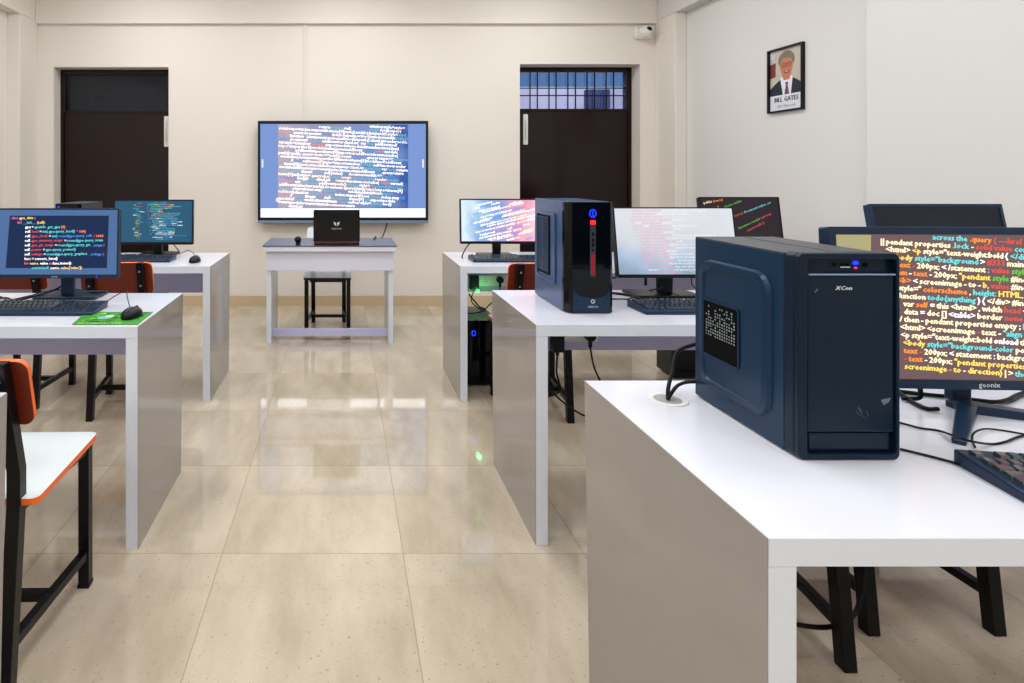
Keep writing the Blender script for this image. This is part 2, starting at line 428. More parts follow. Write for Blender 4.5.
# ------------------------------------------------------------------ desks
def desk(label, xa, xb, y0, depth, inner, rec=.027):
    """inner: +1 when the aisle side is the low x side, -1 when the high x side"""
    t = thing('computer_desk', label, 'desk', (xa, y0, 0), 0)
    W = xb - xa
    b = bmesh.new(); box(b, 0.0015, W-.0015, 0, depth, .71, .75); obj('desktop', b, [M['white']], t, bevel=.0012)
    b = bmesh.new(); box(b, 0.0015, W-.0015, -.0012, 0, .71, .749); obj('edge_band', b, M['edge'], t)
    for s in (0, 1):
        x0, x1 = (.0015, .0415) if s == 0 else (W-.0415, W-.0015)
        pts = [(0, .0), (depth-.03, .0), (depth, .71), (0, .71)]
        b = bmesh.new(); prism(b, pts, 'yz', x0, x1); p = obj('side_panel', b, M['edge'], t, bevel=.001)
        pts = [(0, .0), (depth-.03, .0), (depth, .7485), (0, .7485)]
        b = bmesh.new(); prism(b, pts, 'yz', 0 if s == 0 else W-.0015, .0015 if s == 0 else W)
        obj('side_laminate', b, M['grey'], p, label='grey gloss outer face')
    b = bmesh.new(); box(b, .0415, W-.0415, depth-rec-.018, depth-rec, .5, .71); obj('modesty_panel', b, M['lav'], t)
    return t
dR3 = desk('nearest desk of the right row, holding the big navy computer tower', .594, 2.86, .842, .64, 1)
dR2 = desk('middle desk of the right row, holding the glossy tower with the blue power ring', .65, 2.90, 2.035, .60, 1)
dR1 = desk('farthest desk of the right row, with a green light glowing below its top', .643, 2.90, 3.325, .60, 1)
dL1 = desk('nearer of the two left row desks seen whole, with the green mouse pad', -2.98, -.690, 2.01, .56, -1)
dL2 = desk('farther desk of the left row, holding the monitor with teal code', -2.90, -.740, 3.32, .57, -1)
dL0 = desk('nearest left row desk, only its grey end edge showing at the left picture edge', -2.98, -.787, .85, .552, -1)
# cable grommet on the nearest right desk
b = bmesh.new(); ring(b, circ(.731-.594, 1.354-.842, .041, 32), circ(.731-.594, 1.354-.842, .029, 32), 'xy', .7495, .7524)
g_ = obj('cable_grommet', b, M['plate'], dR3, bevel=.0015)
b = bmesh.new(); prism(b, circ(.731-.594, 1.354-.842, .0295, 32), 'xy', .7495, .7508); obj('grommet_hole', b, mat('grommet_shade', (150, 158, 160), .5), g_)

# ------------------------------------------------------------------ chairs
def chair(label, loc, rz, rs=.13, edge='oedge'):
    t = thing('student_chair', label, 'chair', loc, rz)
    b = bmesh.new()
    out = rrect(-.187, .187, -.168, .222, .022, 5)
    fs = prism(b, out, 'xy', .432, .450, 1)
    fs[1].material_index = 0; fs[0].material_index = 1
    b.normal_update()
    for f in fs[:2]: f.material_index = 0 if f.calc_center_median().z > .445 else 1
    obj('seat', b, [M['seat'], M[edge]], t, bevel=.0015)
    # backrest: tilted rounded board
    b = bmesh.new()
    pts = rrect(-.183, .183, -.088, .088, .028, 6)
    fs = prism(b, pts, 'xz', -.007, .007, 1)
    for f in fs[:2]: f.material_index = 2 if f.calc_center_median().y < 0 else 0
    obj('backrest', b, [M['seat'], M[edge], M['orange']], t, bevel=.0015, loc=(0, -.184, .722), rot=(math.radians(14), 0, 0))
    for s in (-1, 1):
        b = bmesh.new(); bar(b, (s*.165, .175, 0.012), (s*.165, .175, .432), .032); bar(b, (s*.165, .175, 0), (s*.165, .175, .012), .036)
        obj('front_leg', b, M['black'], t, bevel=.002)
        b = bmesh.new()
        path = [(s*rs, -.205, 0), (s*rs, -.158, .44), (s*rs, -.158, .52), (s*rs, -.235, .81)]
        hw, hh = .017, .017
        vs = []
        for (x, y, z) in path:
            vs.append([b.verts.new((x+a*hw, y+c*hh, z)) for a, c in ((-1,-1),(1,-1),(1,1),(-1,1))])
        for p, q in zip(vs, vs[1:]):
            for k in range(4): b.faces.new((p[k], p[(k+1)%4], q[(k+1)%4], q[k]))
        b.faces.new(vs[0]); b.faces.new(vs[-1])
        rl = obj('rear_leg', b, M['black'], t, bevel=.002)
        for z in (.69, .765):
            y = -.158 - (z-.52)/.29*.077 - .017
            b = bmesh.new(); prism(b, circ(s*rs, z, .0055, 10), 'xz', y-.002, y+.008)
            obj('bolt', b, M['bolt'], rl)
        b = bmesh.new(); bar(b, (s*.165, .16, .10), (s*rs, -.185, .10), .024); obj('side_stretcher', b, M['black'], t, bevel=.0015)
        b = bmesh.new(); bar(b, (s*.165, .16, .42), (s*rs, -.15, .42), .024, .022); obj('seat_rail', b, M['black'], t)
    b = bmesh.new(); bar(b, (-.145, -.01, .10), (.145, -.01, .10), .024, side=(0, 1, 0)); obj('cross_stretcher', b, M['black'], t, bevel=.0015)
    b = bmesh.new(); bar(b, (-.14, .17, .42), (.14, .17, .42), .022, side=(0, 1, 0)); obj('seat_front_rail', b, M['black'], t)
    return t
c0 = chair('orange-backed white-seated chair in the left foreground before the desk with green mouse pad', (-.955, 1.662, 0), 1)
def chair_at(src, label, x, y, rz):
    t = copy_tree(src); t['label'] = label; t.location = (x, y, 0); t.rotation_euler = (0, 0, math.radians(rz)); return t
chair_at(c0, 'orange-backed chair at the far left desk, right one of the two behind the blue-framed monitor', -1.175, 3.275, 2)
chair_at(c0, 'orange-backed chair at the far left desk, left one, half cut by the picture edge', -1.79, 3.42, 1)
chair_at(c0, 'orange-backed chair at the farthest right desk, backrest showing left of the glossy tower', 1.018, 3.25, 0)
chair_at(c0, 'chair behind the nearest right desk, its black legs nearest the white desk leg', 1.150, 1.735, 0)
chair('chair behind the nearest right desk, its black legs at the right picture edge', (1.617, 1.855, 0), 0, rs=.172)
chair('white chair with black frame behind the teacher table, under the open laptop', (-.13, 4.90, 0), 180, edge='plast')

# ------------------------------------------------------------------ teacher table
t = thing('teacher_table', 'white teacher table with dark glass top under the wall display', 'table', (-.105, 4.40, 0))
b = bmesh.new(); box(b, -.487, .487, .0, .53, .69, .728); obj('tabletop', b, M['white'], t, bevel=.003)
b = bmesh.new(); box(b, -.495, .495, -.006, .535, .7285, .7335); obj('glass_top', b, M['tabtop'], t, bevel=.001, label='dark blue-grey reflective top sheet')
b = bmesh.new(); box(b, -.470, .470, .032, .0495, .545, .6895); ap = obj('apron', b, M['apron'], t, bevel=.002)
for s in (-1, 1):
    b = bmesh.new(); x0, x1 = sorted((s*.47, s*.435)); box(b, x0, x1, .05, .50, 0, .69); obj('leg_panel', b, M['edge'], t, bevel=.002)
b = bmesh.new(); box(b, -.435, .435, .15, .17, .03, .088); obj('foot_rail', b, M['lav'], t, bevel=.002)

# ------------------------------------------------------------------ wall display
t = thing('interactive_display', 'large wall mounted display showing dense white code above the teacher table', 'display', (-.009, YB-.004, 1.279))
b = bmesh.new(); box(b, -.79, .79, -.09, 0, -.46, .47); box(b, -.55, -.05, -.085, -.02, -.485, -.46)
obj('back_shell', b, M['plast'], t, bevel=.004)
b = bmesh.new(); ring(b, [(-.8,-.455),(.8,-.455),(.8,.48),(-.8,.48)], [(-.778,-.43),(.778,-.43),(.778,.452),(-.778,.452)], 'xz', -.105, -.088)
obj('bezel', b, M['plast'], t, bevel=.002)
b = bmesh.new(); box(b, -.8, .8, -.112, -.06, -.48, -.4553); obj('lower_bar', b, mat('grey_blue_bar', (120, 136, 152), .3), t, bevel=.003)
b = bmesh.new(); box(b, -.779, .779, -.094, -.09, -.431, .453); sc = obj('screen', b, glow('display_margin', (128, 158, 222), .92), t)
b = bmesh.new(); box(b, -.61, .612, -.0950, -.0941, -.342, .446)
obj('screen_image', b, glow_bands('display_image', [(0, (186, 172, 190)), (.45, (150, 146, 180)), (.75, (116, 146, 200)), (1, (56, 92, 170))], 0, -.61, .61, 1.0), sc)
b = bmesh.new(); box(b, -.772, .772, -.0958, -.0941, -.424, -.345); obj('taskbar', b, glow('taskbar_white', (255, 255, 255), 2.0), sc, label='glowing white bar along the bottom')
b = bmesh.new()
for x in (-.757, .752): prism(b, rrect(x-.008, x+.008, .04, .12, .006, 3), 'xz', -.0955, -.0941)
prism(b, circ(-.612, -.262, .022, 20), 'xz', -.0965, -.0955)
obj('screen_buttons', b, glow('ui_white', (235, 240, 250), 1), sc)
words = ['function', 'classList', 'return', 'var', 'self', '=>', 'addEvent', '{value}', 'index.map', '(data)', 'null;', 'import', '.query', 'window', 'style=', 'document', 'module', 'for(i)', 'if', 'else{', 'push();', 'width:', '#main', 'items[0]', 'render', 'const', 'export']
b = bmesh.new(); clip = (-.608, .61, -.34, .445); z = .50
while z > -.42:
    x = -.62; a = math.radians(-3.2)
    x0 = x; zz = z; first = True
    x = -.62 + random.uniform(0, .03)
    while x < .6:
        wd = random.choice(words); u = (x+.6)/1.2; v = (zz+.34)/.78
        r = random.random()
        ci = W_
        if r < .16: ci = C_ if (v < .45 or u > .6) else W_
        elif r < .22: ci = I_ if .3 < v < .8 else C_
        elif r < .28: ci = R_ if (u < .3 or u > .7) else I_
        elif r < .38: ci = I_
        elif r < .43: ci = B_
        for d in (0, .0022):
            adv = text(b, wd, x+d, zz+d*.5, .041, y=-.0958, mi=ci, ang=a, aspect=1.0, clip=clip)
        adv -= .15*.043
        x += adv*.98*math.cos(a); zz += adv*math.sin(a)
    z -= .033
TVM = [glow('display_text_white', (255, 255, 255), 1.6), M['ty'], glow('display_text_salmon', (255, 170, 140), 1.1), glow('display_text_red', (240, 130, 130), 1.1), M['tg'],
       glow('display_text_cyan', (110, 190, 215), 1.1), glow('display_text_blue', (90, 150, 220), 1.1), glow('display_text_lilac', (240, 190, 230), 1.3), glow('display_text_cream', (255, 235, 215), 1.6)]
obj('screen_text', b, TVM, sc, fix=False, label='rows of white and coloured code')
# cable from display down to the table
def cable(label, pts, r=.003, name='cable', m='cable'):
    b = bmesh.new(); tube(b, pts, r, 8)
    return tag(obj(name, b, M[m]), label, 'cable')
cable('grey cable hanging from the wall display down to the teacher table', [(.41, 5.66, .80), (.36, 5.5, .70), (.31, 5.2, .68), (.27, 4.975, .72), (.26, 4.945, .744), (.25, 4.86, .7395), (.24, 4.80, .7395)], .006)

# laptop on the teacher table
t = thing('laptop', 'black laptop open with its lid to the camera on the teacher table', 'laptop', (-.055, 4.46, .7335))
b = bmesh.new(); prism(b, rrect(-.17, .17, .02, .27, .012, 4), 'xy', 0.003, .022); box(b, -.13, .13, .05, .07, 0, .003); box(b, -.13, .13, .23, .25, 0, .003)
obj('base', b, M['plast'], t, bevel=.003)
b = bmesh.new(); box(b, -.166, .166, .004, .021, .004, .024); obj('rear_vent', b, M['redl'], t, bevel=.003, label='dark red rear edge')
b = bmesh.new(); prism(b, rrect(-.173, .173, 0, .243, .01, 4), 'xz', -.006, .0); ld = obj('lid', b, M['gloss'], t, bevel=.002, loc=(0, .022, .02), rot=(math.radians(6), 0, 0))
b = bmesh.new()
for s in (-1, 1):
    prism(b, [(s*.004, .12), (s*.02, .135), (s*.022, .155), (s*.012, .147), (s*.004, .147)], 'xz', -.0075, -.0062)
ctext(b, 'PREDATOR', 0, .095, .015, y=-.0068)
obj('lid_logo', b, M['silver'], ld, fix=False)
# webcam ball
t = thing('webcam', 'small round black webcam ball standing on the teacher table left of the laptop', 'webcam', (-.345, 4.50, .7335))
b = bmesh.new(); ball(b, (0, 0, .034), .026, .026, .026); obj('ball', b, M['gloss'], t)
b = bmesh.new(); prism(b, circ(0, 0, .018, 20), 'xy', 0, .012); obj('foot', b, M['plast'], t, bevel=.002)

# ------------------------------------------------------------------ CCTV camera
t = thing('security_camera', 'small white dome security camera high on the back wall by the right corner', 'security camera', (2.845, YB-.052, 2.60))
b = bmesh.new(); prism(b, rrect(-.075, .075, -.055, .07, .02, 4), 'xz', .0, .05); obj('mount', b, M['plate'], t, bevel=.006)
b = bmesh.new(); ball(b, (.0, -.03, .0), .056, .055, .055, u=24, v=14); bd = obj('body', b, M['plate'], t)
b = bmesh.new(); ball(b, (.012, -.066, .018), .028, .024, .024); obj('lens', b, M['gloss'], bd)
for x, z in ((-.058, -.04), (-.055, .052)):
    b = bmesh.new(); prism(b, circ(x, z, .006, 10), 'xz', -.003, .001); obj('screw', b, M['metal'], t)

# ------------------------------------------------------------------ framed poster
pw, ph = .332, .452
t = thing('framed_portrait', 'framed portrait poster with name caption on the right wall', 'poster', (XR, 4.172, 1.920), -90)
# local: x to the right along the wall (towards the camera), -y out of the wall
b = bmesh.new(); ring(b, [(-pw/2,-ph/2),(pw/2,-ph/2),(pw/2,ph/2),(-pw/2,ph/2)], [(-pw/2+.013,-ph/2+.013),(pw/2-.013,-ph/2+.013),(pw/2-.013,ph/2-.013),(-pw/2+.013,ph/2-.013)], 'xz', -.024, 0)
obj('frame', b, M['plast'], t, bevel=.002)
pm = [mat('print_backdrop', (190, 182, 168), .4, var=.15, scale=5), mat('print_skin', (190, 122, 96), .5, var=.25, scale=14), mat('print_hair', (126, 112, 98), .5, var=.3, scale=40),
      mat('print_suit', (28, 34, 48), .5), mat('print_shirt', (220, 224, 235), .5), mat('print_tie', (120, 60, 84), .5), mat('print_caption', (216, 220, 230), .4), mat('print_ink', (20, 20, 24), .5),
      mat('print_maroon', (120, 50, 50), .5, var=.3), mat('print_badge', (190, 196, 200), .5), mat('print_lips', (140, 50, 46), .5)]
b = bmesh.new(); box(b, -pw/2+.012, pw/2-.012, -.006, -.001, -ph/2+.012, ph/2-.012, 0)
def lay(pts, d, mi): prism(b, pts, 'xz', -.006-d, -.0055-d+.0004, mi)
lay([(-.16, .02), (-.10, .03), (-.10, .13), (-.16, .12)], .0002, 8)
lay([(-.164, -.105), (-.15, -.05), (-.085, -.012), (-.04, .01), (.05, .01), (.10, -.015), (.15, -.045), (.164, -.105)], .0004, 3)
lay([(-.055, .012), (-.03, -.105), (.045, -.105), (.062, .012), (.03, .035), (-.025, .035)], .0006, 4)
lay([(-.008, -.02), (.022, -.02), (.016, -.04), (.03, -.105), (-.016, -.105), (-.002, -.04)], .0008, 5)
lay([(-.04, .03), (-.02, -.005), (.03, -.005), (.05, .035), (.045, .07), (-.035, .07)], .0007, 1)
lay([(.003+.078*math.cos(a*math.pi/14), .130+.068*math.sin(a*math.pi/14)) if a <= 14 else (.003+.078*math.cos(a*math.pi/14), .130+.05*math.sin(a*math.pi/14)) for a in range(28)], .0010, 2)
lay([(.004+.060*math.cos(a*math.pi/12), .095+(.062 if a < 12 else .078)*math.sin(a*math.pi/12)) for a in range(24)], .0012, 1)
lay([(-.058, .125), (-.03, .150), (.01, .148), (.05, .138), (.066, .118), (.07, .16), (.02, .19), (-.05, .175)], .0014, 2)
for s in (-1, 1):
    ring(b, circ(.006+s*.026, .100, .022, 16, .8), circ(.006+s*.026, .100, .018, 16, .8), 'xz', -.0085, -.0078, 7)
    lay(circ(.006+s*.026, .100, .006, 10, .6), .0022, 7); lay([(.006+s*.010, .074), (.006+s*.018, .066), (.006+s*.030, .050), (.006+s*.026, .048)], .0020, 10)
lay([(-.02, .056), (.008, .048), (.038, .058), (.03, .044), (.008, .038), (-.012, .044)], .0016, 10)
lay([(-.012, .054), (.008, .048), (.03, .055), (.008, .051)], .0018, 4)
lay(circ(-.132, .182, .028, 24), .0006, 9)
ctext(b, '1', -.132, .17, .035, y=-.0069, mi=4)
lay([(-.164, -.213), (.164, -.213), (.164, -.105), (-.164, -.105)], .0008, 6)
ctext(b, 'BILL GATES', 0, -.152, .046, y=-.0072, mi=7, aspect=.98)
for q in (-.0014, .0014, .0028): ctext(b, 'BILL GATES', q, -.1515, .046, y=-.00725-abs(q)*.01, mi=7, aspect=.98)
ctext(b, 'CEO Microsoft', 0, -.193, .028, y=-.0072, mi=7)
obj('print', b, pm, t, fix=False)

# ------------------------------------------------------------------ monitors
def monitor(label, loc, Wd, H, zc, back, tilt, yaw=0., base='plate', shell='plast', frame='plast', bez=.008, chin=.016, screen=None, content=None,
            led=None, brand=None, neck_dx=0., base_w=.24, foot_rz=0., neck_w=.055):
    """loc: point on the desk below the neck; back: how far the neck stands behind the screen face; zc: screen centre height"""
    t = thing('monitor', label, 'monitor', loc)
    hw, hh = Wd/2, H/2
    hl = (-neck_dx, -back, zc); hr = (math.radians(-tilt), 0, math.radians(yaw))
    b = bmesh.new(); ring(b, rrect(-hw, hw, -hh, hh, .004, 2), rrect(-hw+bez, hw-bez, -hh+chin, hh-bez, .001, 2), 'xz', 0, .012)
    fr = obj('bezel', b, M[frame], t, bevel=.001, loc=hl, rot=hr)
    b = bmesh.new(); prism(b, rrect(-hw+.001, hw-.001, -hh+.001, hh-.001, .006, 3), 'xz', .0121, .032); prism(b, rrect(-hw*.6, hw*.6, -hh*.6, hh*.6, .02, 3), 'xz', .032, .048)
    obj('rear_shell', b, M[shell], t, bevel=.003, loc=hl, rot=hr)
    b = bmesh.new(); box(b, -hw+bez-.001, hw-bez+.001, .0035, .006, -hh+chin-.001, hh-bez+.001)
    sc = obj('screen', b, screen, t, loc=hl, rot=hr)
    if content:
        b = bmesh.new(); content(b, -hw+bez, hw-bez, -hh+chin, hh-bez)
        obj('screen_text', b, content.mats if hasattr(content, 'mats') else TM, sc, fix=False)
    if led:
        b = bmesh.new(); box(b, led[0]-.002, led[0]+.002, -.0008, .001, -hh+.004, -hh+.007); obj('power_light', b, M[led[1]], fr)
    if brand:
        b = bmesh.new(); ctext(b, brand[0], brand[1], -hh+chin*.3, brand[2], y=-.0006, aspect=1.05); ctext(b, brand[0], brand[1]+.0006, -hh+chin*.3, brand[2], y=-.00065, aspect=1.05)
        obj('brand_logo', b, M['silver'], fr, fix=False)
    # neck
    b = bmesh.new()
    prism(b, [(-neck_w/2*.9, .012), (neck_w/2*.9, .012), (neck_w/2, zc*.55), (neck_w/2, zc+.02), (-neck_w/2, zc+.02), (-neck_w/2, zc*.55)], 'xz', -.012, .012)
    box(b, -.04, .04, -back+.045, .012, zc-.04, zc+.04)
    obj('neck', b, M['plast'] if frame == 'plast' else M['plastn'], t, bevel=.004)
    b = bmesh.new()
    if base == 'plate':
        prism(b, rrect(-base_w/2, base_w/2, -.045, .10, .012, 4), 'xy', .0, .012)
        obj('base', b, M['plast'] if frame == 'plast' else M['plastn'], t, bevel=.003)
    else:
        for (tx, ty) in base:
            d = Vector((tx, ty, 0)); n = Vector((-d.y, d.x, 0)).normalized()
            a0, a1, q0, q1 = -n*.017, n*.017, d - n*.010, d + n*.010
            pts = [a0, q0, q1, a1]; top = (.020, .008, .008, .020)
            lo = [b.verts.new((p.x, p.y, .0)) for p in pts]; hi = [b.verts.new((p.x, p.y, h)) for p, h in zip(pts, top)]
            b.faces.new(lo[::-1]); b.faces.new(hi)
            for k in range(4): b.faces.new((lo[k], lo[(k+1)%4], hi[(k+1)%4], hi[k]))
        prism(b, circ(0, 0, .022, 20), 'xy', 0, .020)
        box(b, -.018, .018, 0, .03, 0, .014)
        obj('base', b, M['plastn'], t, bevel=.002, loc=(-.012, -.032, 0), rot=(0, 0, math.radians(foot_rz)))
    return t

# L1 -- code picture inside a blue frame
L1lines = [(0, [('class', K_), ('gpu_data', Y_), (':', W_)]), (1, [('def', K_), ('__init__', C_), ('(self):', Y_)]),
  (2, [('gpu', W_), ('=', W_), ('gpuinfo', C_), ('.get_gpu', C_), ('(0)', O_)]),
  (2, [('self.', W_), ('load', R_), ('=', W_), ('int(', C_), ('gpu.query_load()', C_), ('*', R_), ('100)', O_)]),
  (2, [('self.', W_), ('gpu_clock', R_), ('=', W_), ('int(', C_), ('round(gpu.query_sclk', B_), ('/', R_), ('1000', O_)]),
  (2, [('self.', W_), ('gpu_memory_usage', R_), ('=', W_), ('round(gpu.query_vram', C_), ('_usage', B_)]),
  (2, [('self.', W_), ('gpu_gtt_usage', R_), ('=', W_), ('round(gpu.query_gtt', C_), ('_usage', B_), ('/', R_)]),
  (2, [('self.', W_), ('power', R_), ('=', W_), ('gpu.query_power()', C_)]),
  (2, [('self.', W_), ('voltage', R_), ('=', W_), ('round(gpu.query_graphics', C_), ('_voltage', B_), (')', R_)]),
  (2, [('func', I_), ('=', W_), ('sensors_func()', W_)]),
  (2, [('for', K_), ('name,', Y_), ('value', W_), ('in', K_), ('func.items():', W_)]),
  (3, [('setattr(self,', C_), ('name,', I_), ("value['value'])", Y_)])]
def L1c(b, x0, x1, z0, z1):
    z = z1 - .0365
    for k, (ind, toks) in enumerate(L1lines):
        x = x0 + .063 + (.023 if ind == 1 else .056 if ind == 2 else .086 if ind == 3 else 0) + .0
        for s, c in toks:
            ad = text(b, s, x, z, .0152, y=.0026, mi=c, aspect=1.0, ang=math.radians(.9), clip=(x0+.012, x0+.447, z0+.015, z1-.01))
            text(b, s, x+.0008, z, .0152, y=.00255, mi=c, aspect=1.0, ang=math.radians(.9), clip=(x0+.012, x0+.447, z0+.015, z1-.01))
            x += ad*1.02
        z -= .0178
    # the dark picture behind the words
mon = monitor('monitor showing a dark code picture inside a blue margin at the left picture edge', (-1.135, 2.47, .75), .497, .275, .238, .11, 3,
        frame='plastn', screen=glow('slate_blue_screen', (80, 114, 164), .95), content=L1c, led=(.165, 'blue_led'), brand=('geonix', 0, .008), bez=.007, chin=.015, base_w=.26)
for ch in mon.children:
    if ch.name.startswith('screen'):
        b = bmesh.new(); prism(b, [(-.195, -.098), (.203, -.098), (.207, .108), (-.184, .108)], 'xz', .0030, .0034)
        obj('screen_image', b, glow('navy_code_picture', (8, 40, 82), .9), ch)
# L2
def L2c(b, x0, x1, z0, z1):
    W = x1-x0; H = z1-z0
    for k in range(22):
        z = z1 - .016 - k*H/24
        x = x0 + W*.25 + random.uniform(-.01, .02); 
        for j in range(random.randint(1, 2)):
            ci = random.choice([G_, C_, Y_, R_, W_]); x += text(b, random.choice(words), x, z, .0085, y=.0028, mi=ci, ang=math.radians(-2), clip=(x0, x0+W*.42, z0, z1))
        x = x0 + W*.42 + k*.0014 + random.uniform(0, .03)
        for j in range(random.randint(3, 5)):
            ci = random.choice([G_, Y_, C_, C_, K_]) if k < 9 else random.choice([C_, C_, B_, W_])
            x += text(b, random.choice(words), x, z, .0115, y=.0028, mi=ci, clip=(x0, x1-.02, z0, z1))
    for q in range(9):
        text(b, '//', x0 + W*.41 + q*.003, z1 - .025 - q*.023, .018, y=.0028, mi=(K_ if q < 5 else C_), aspect=.5)
monitor('monitor with teal screen of small green and yellow code on the far left desk', (-1.17, 3.78, .75), .490, .276, .215, .10, 3,
        screen=glow('teal_screen', (38, 92, 122), .95), content=L2c, base_w=.22)
# R1
def R1c(b, x0, x1, z0, z1):
    for k in range(21):
        z = z1 - .02 - k*.018 ; x = x0+.07 + random.uniform(0, .05); a = math.radians(13)
        n = random.randint(4, 9)
        for j in range(n):
            s = random.choice(words); ci = random.choice([W_, W_, W_, I_, B_])
            text(b, s, x+.001, z+.001, .016 + .004*(x-x0)/.4, y=.0027, mi=ci, ang=a, aspect=1.15, clip=(x0+.01, x1, z0, z1))
            ad = text(b, s, x, z, .016 + .004*(x-x0)/.4, y=.0028, mi=ci, ang=a, aspect=1.15, clip=(x0+.01, x1, z0, z1))
            x += ad*math.cos(a); z += ad*math.sin(a)
monitor('monitor with blue to pink screen of slanted white code on the farthest right desk', (.945, 3.72, .75), .49, .272, .225, .10, 5,
        screen=glow_bands('blue_pink_screen', [(0, (225, 245, 255)), (.25, (150, 190, 235)), (.5, (140, 165, 225)), (.75, (250, 160, 190)), (1, (255, 215, 225))], 0, -.24, .24, 1.0), content=R1c, base_w=.22)
# R1 second station
def R1d(b, x0, x1, z0, z1):
    for x, z, ang, toks in ((x0+.02, z1-.035, 10, [('public', I_), ('(static)', O_)]), (x0+.11, z1-.075, 21, [('transform', G_), ('-index', G_), ('=data', G_)]), (x0+.10, z1-.06, 22, [('.s', Y_)]),
        (x0+.20, z1-.115, 20, [('query(', R_), ('document.value', C_), ('.on', C_), ('click', R_)]), (x0+.22, z1-.19, 24, [('function-', G_), ('render', G_), ('(x)', R_), ('map', R_)]),
        (x0+.27, z1-.205, 26, [('return', R_), ('null;', R_), ('()', R_)]), (x0+.03, z1-.13, 18, [('export', Y_), ('const', C_), ('data', W_)]), (x0+.04, z1-.2, 22, [('for(i)', W_), ('items', G_), ('push', O_)])):
        a = math.radians(ang)
        for s, c in toks:
            ad = text(b, s, x, z, .021, y=.0028, mi=c, ang=a, aspect=1.1, clip=(x0, x1, z0, z1)); x += ad*math.cos(a); z += ad*math.sin(a)
monitor('monitor with black screen and slanted green, cyan and red code, by the right wall', (2.41, 3.74, .75), .49, .28, .232, .10, 9,
        screen=glow('near_black_screen', (44, 34, 42), .9), content=R1d, base_w=.22)
# R2
def R2c(b, x0, x1, z0, z1):
    z = z1-.012; k = 0
    while z > z0:
        u = (z1-z)/(z1-z0); st = .08 + .06*math.sin(u*6+1.5)**2 + .09*u
        x = x0 + st*.5 + random.uniform(0, .02)
        for j in range(random.randint(3, 8)):
            ci = K_ if (x < x0+.17+.05*u and random.random() < .85) else W_
            x += text(b, random.choice(words), x, z, .0125, y=.0028, mi=ci, aspect=1.3, ang=math.radians(1), clip=(x0, x1-.05, z0, z1))
        z -= .0125
R2c.mats = [glow('faint_white_text', (255, 255, 255), 1.0)]*7 + [glow('faint_pink_text', (250, 155, 182), 1.0), glow('faint_white_text_b', (250, 250, 255), 1)]
monitor('monitor with washed-out pale grey screen right of the glossy tower on the middle right desk', (1.335, 2.50, .75), .488, .283, .236, .09, 10,
        frame='plast', screen=glow_bands('pale_screen', [(0, (150, 170, 190)), (.3, (176, 200, 226)), (.6, (222, 226, 234)), (1, (232, 236, 242))], 2, -.14, .10, .93), content=R2c, base_w=.27, bez=.005, chin=.014, neck_w=.065)
monitor('switched-off dark monitor seen behind the bright coloured-code monitor at the right', (2.345, 2.44, .75), .52, .30, .245, .09, 12, yaw=-1,
        frame='plastn', shell='plastn', screen=mat('dark_screen_off', (16, 26, 40), .12, spec=.3), bez=.012, chin=.02)
# R3 big one
R3lines = [[('<p', C_), ('this', C_), ('text', I_), ('here', I_), ('across', C_), ('the', C_), ('.query', O_), ('{', R_), ('index', G_), ('-name', G_)],
 [('||', I_), ('pendant', I_), ('properties', I_), ('.lock', C_), ('-', I_), ('solid', R_), ('rgba(0)', R_), ('value', G_)],
 [('<html>', I_), ('<p', Y_), ('style="text-weight:bold', I_), ('{', W_), ('</div>', C_), ('red', R_), ('class', C_)],
 [('<body', Y_), ('style="background', C_), ('>', W_), ('#333', R_), ('main', I_), ('url', G_), ('href', I_)],
 [('text', O_), ('-', R_), ('200px;', I_), ('<', W_), ('/statement', I_), (':', C_), ('center', C_), ('10', O_)],
 [('em', O_), ('-', W_), ('text', O_), ('-', I_), ('200px;', I_), ('"pendant', Y_), ('properties"', Y_), ('src', C_)],
 [('<b>', O_), ('<', W_), ('screenimage', I_), ('-', I_), ('to', I_), ('-', W_), ('b,', Y_), ('margin', I_), ('left', R_)],
 [('style="', I_), ('colorscheme', O_), (',', I_), ('height:', C_), ('HTML,', Y_), ('body', I_), ('auto', G_)],
 [('function', I_), ('todo(anything', C_), (')', W_), ('{', W_), ('</div>', I_), ('font', Y_), ('script', O_)],
 [('  var', I_), ('self', O_), ('=', W_), ('this', I_), ('<html>', I_), (',', W_), ('width', I_), ('head', R_)],
 [('  data', I_), ('=', W_), ('doc', I_), ('[]', I_), ('<table>', W_), ('border', I_), ('none', R_)],
 [('/', I_), ('then', I_), ('-', W_), ('pendant', I_), ('properties', I_), ('empty', I_), (';', W_), ('link', C_)],
 [('<html>', I_), ('<screenimage', I_), ('-', R_), ('text', I_), ('-', W_), ('"align', C_), ('center"', I_)],
 [('<p', I_), ('style="text-weight:bold', I_), ('onload', W_), ('the', I_), ('body', I_), ('span', Y_)],
 [('<body', Y_), ('style="background-color', C_), ('position:', I_), ('fixed', I_), ('}', I_)],
 [('text', O_), ('-', R_), ('200px;', I_), ('<', W_), ('statement', I_), (':', W_), ('background', I_)],
 [('-', R_), ('text', O_), ('-', W_), ('200px;', I_), ('"pendant', Y_), ('properties"', Y_), ('C', C_), ('style', I_)],
 [('', I_), ('screenimage', Y_), ('-', O_), ('to', Y_), ('-', I_), ('direction)', Y_), ('|', I_), ('>', I_)]]
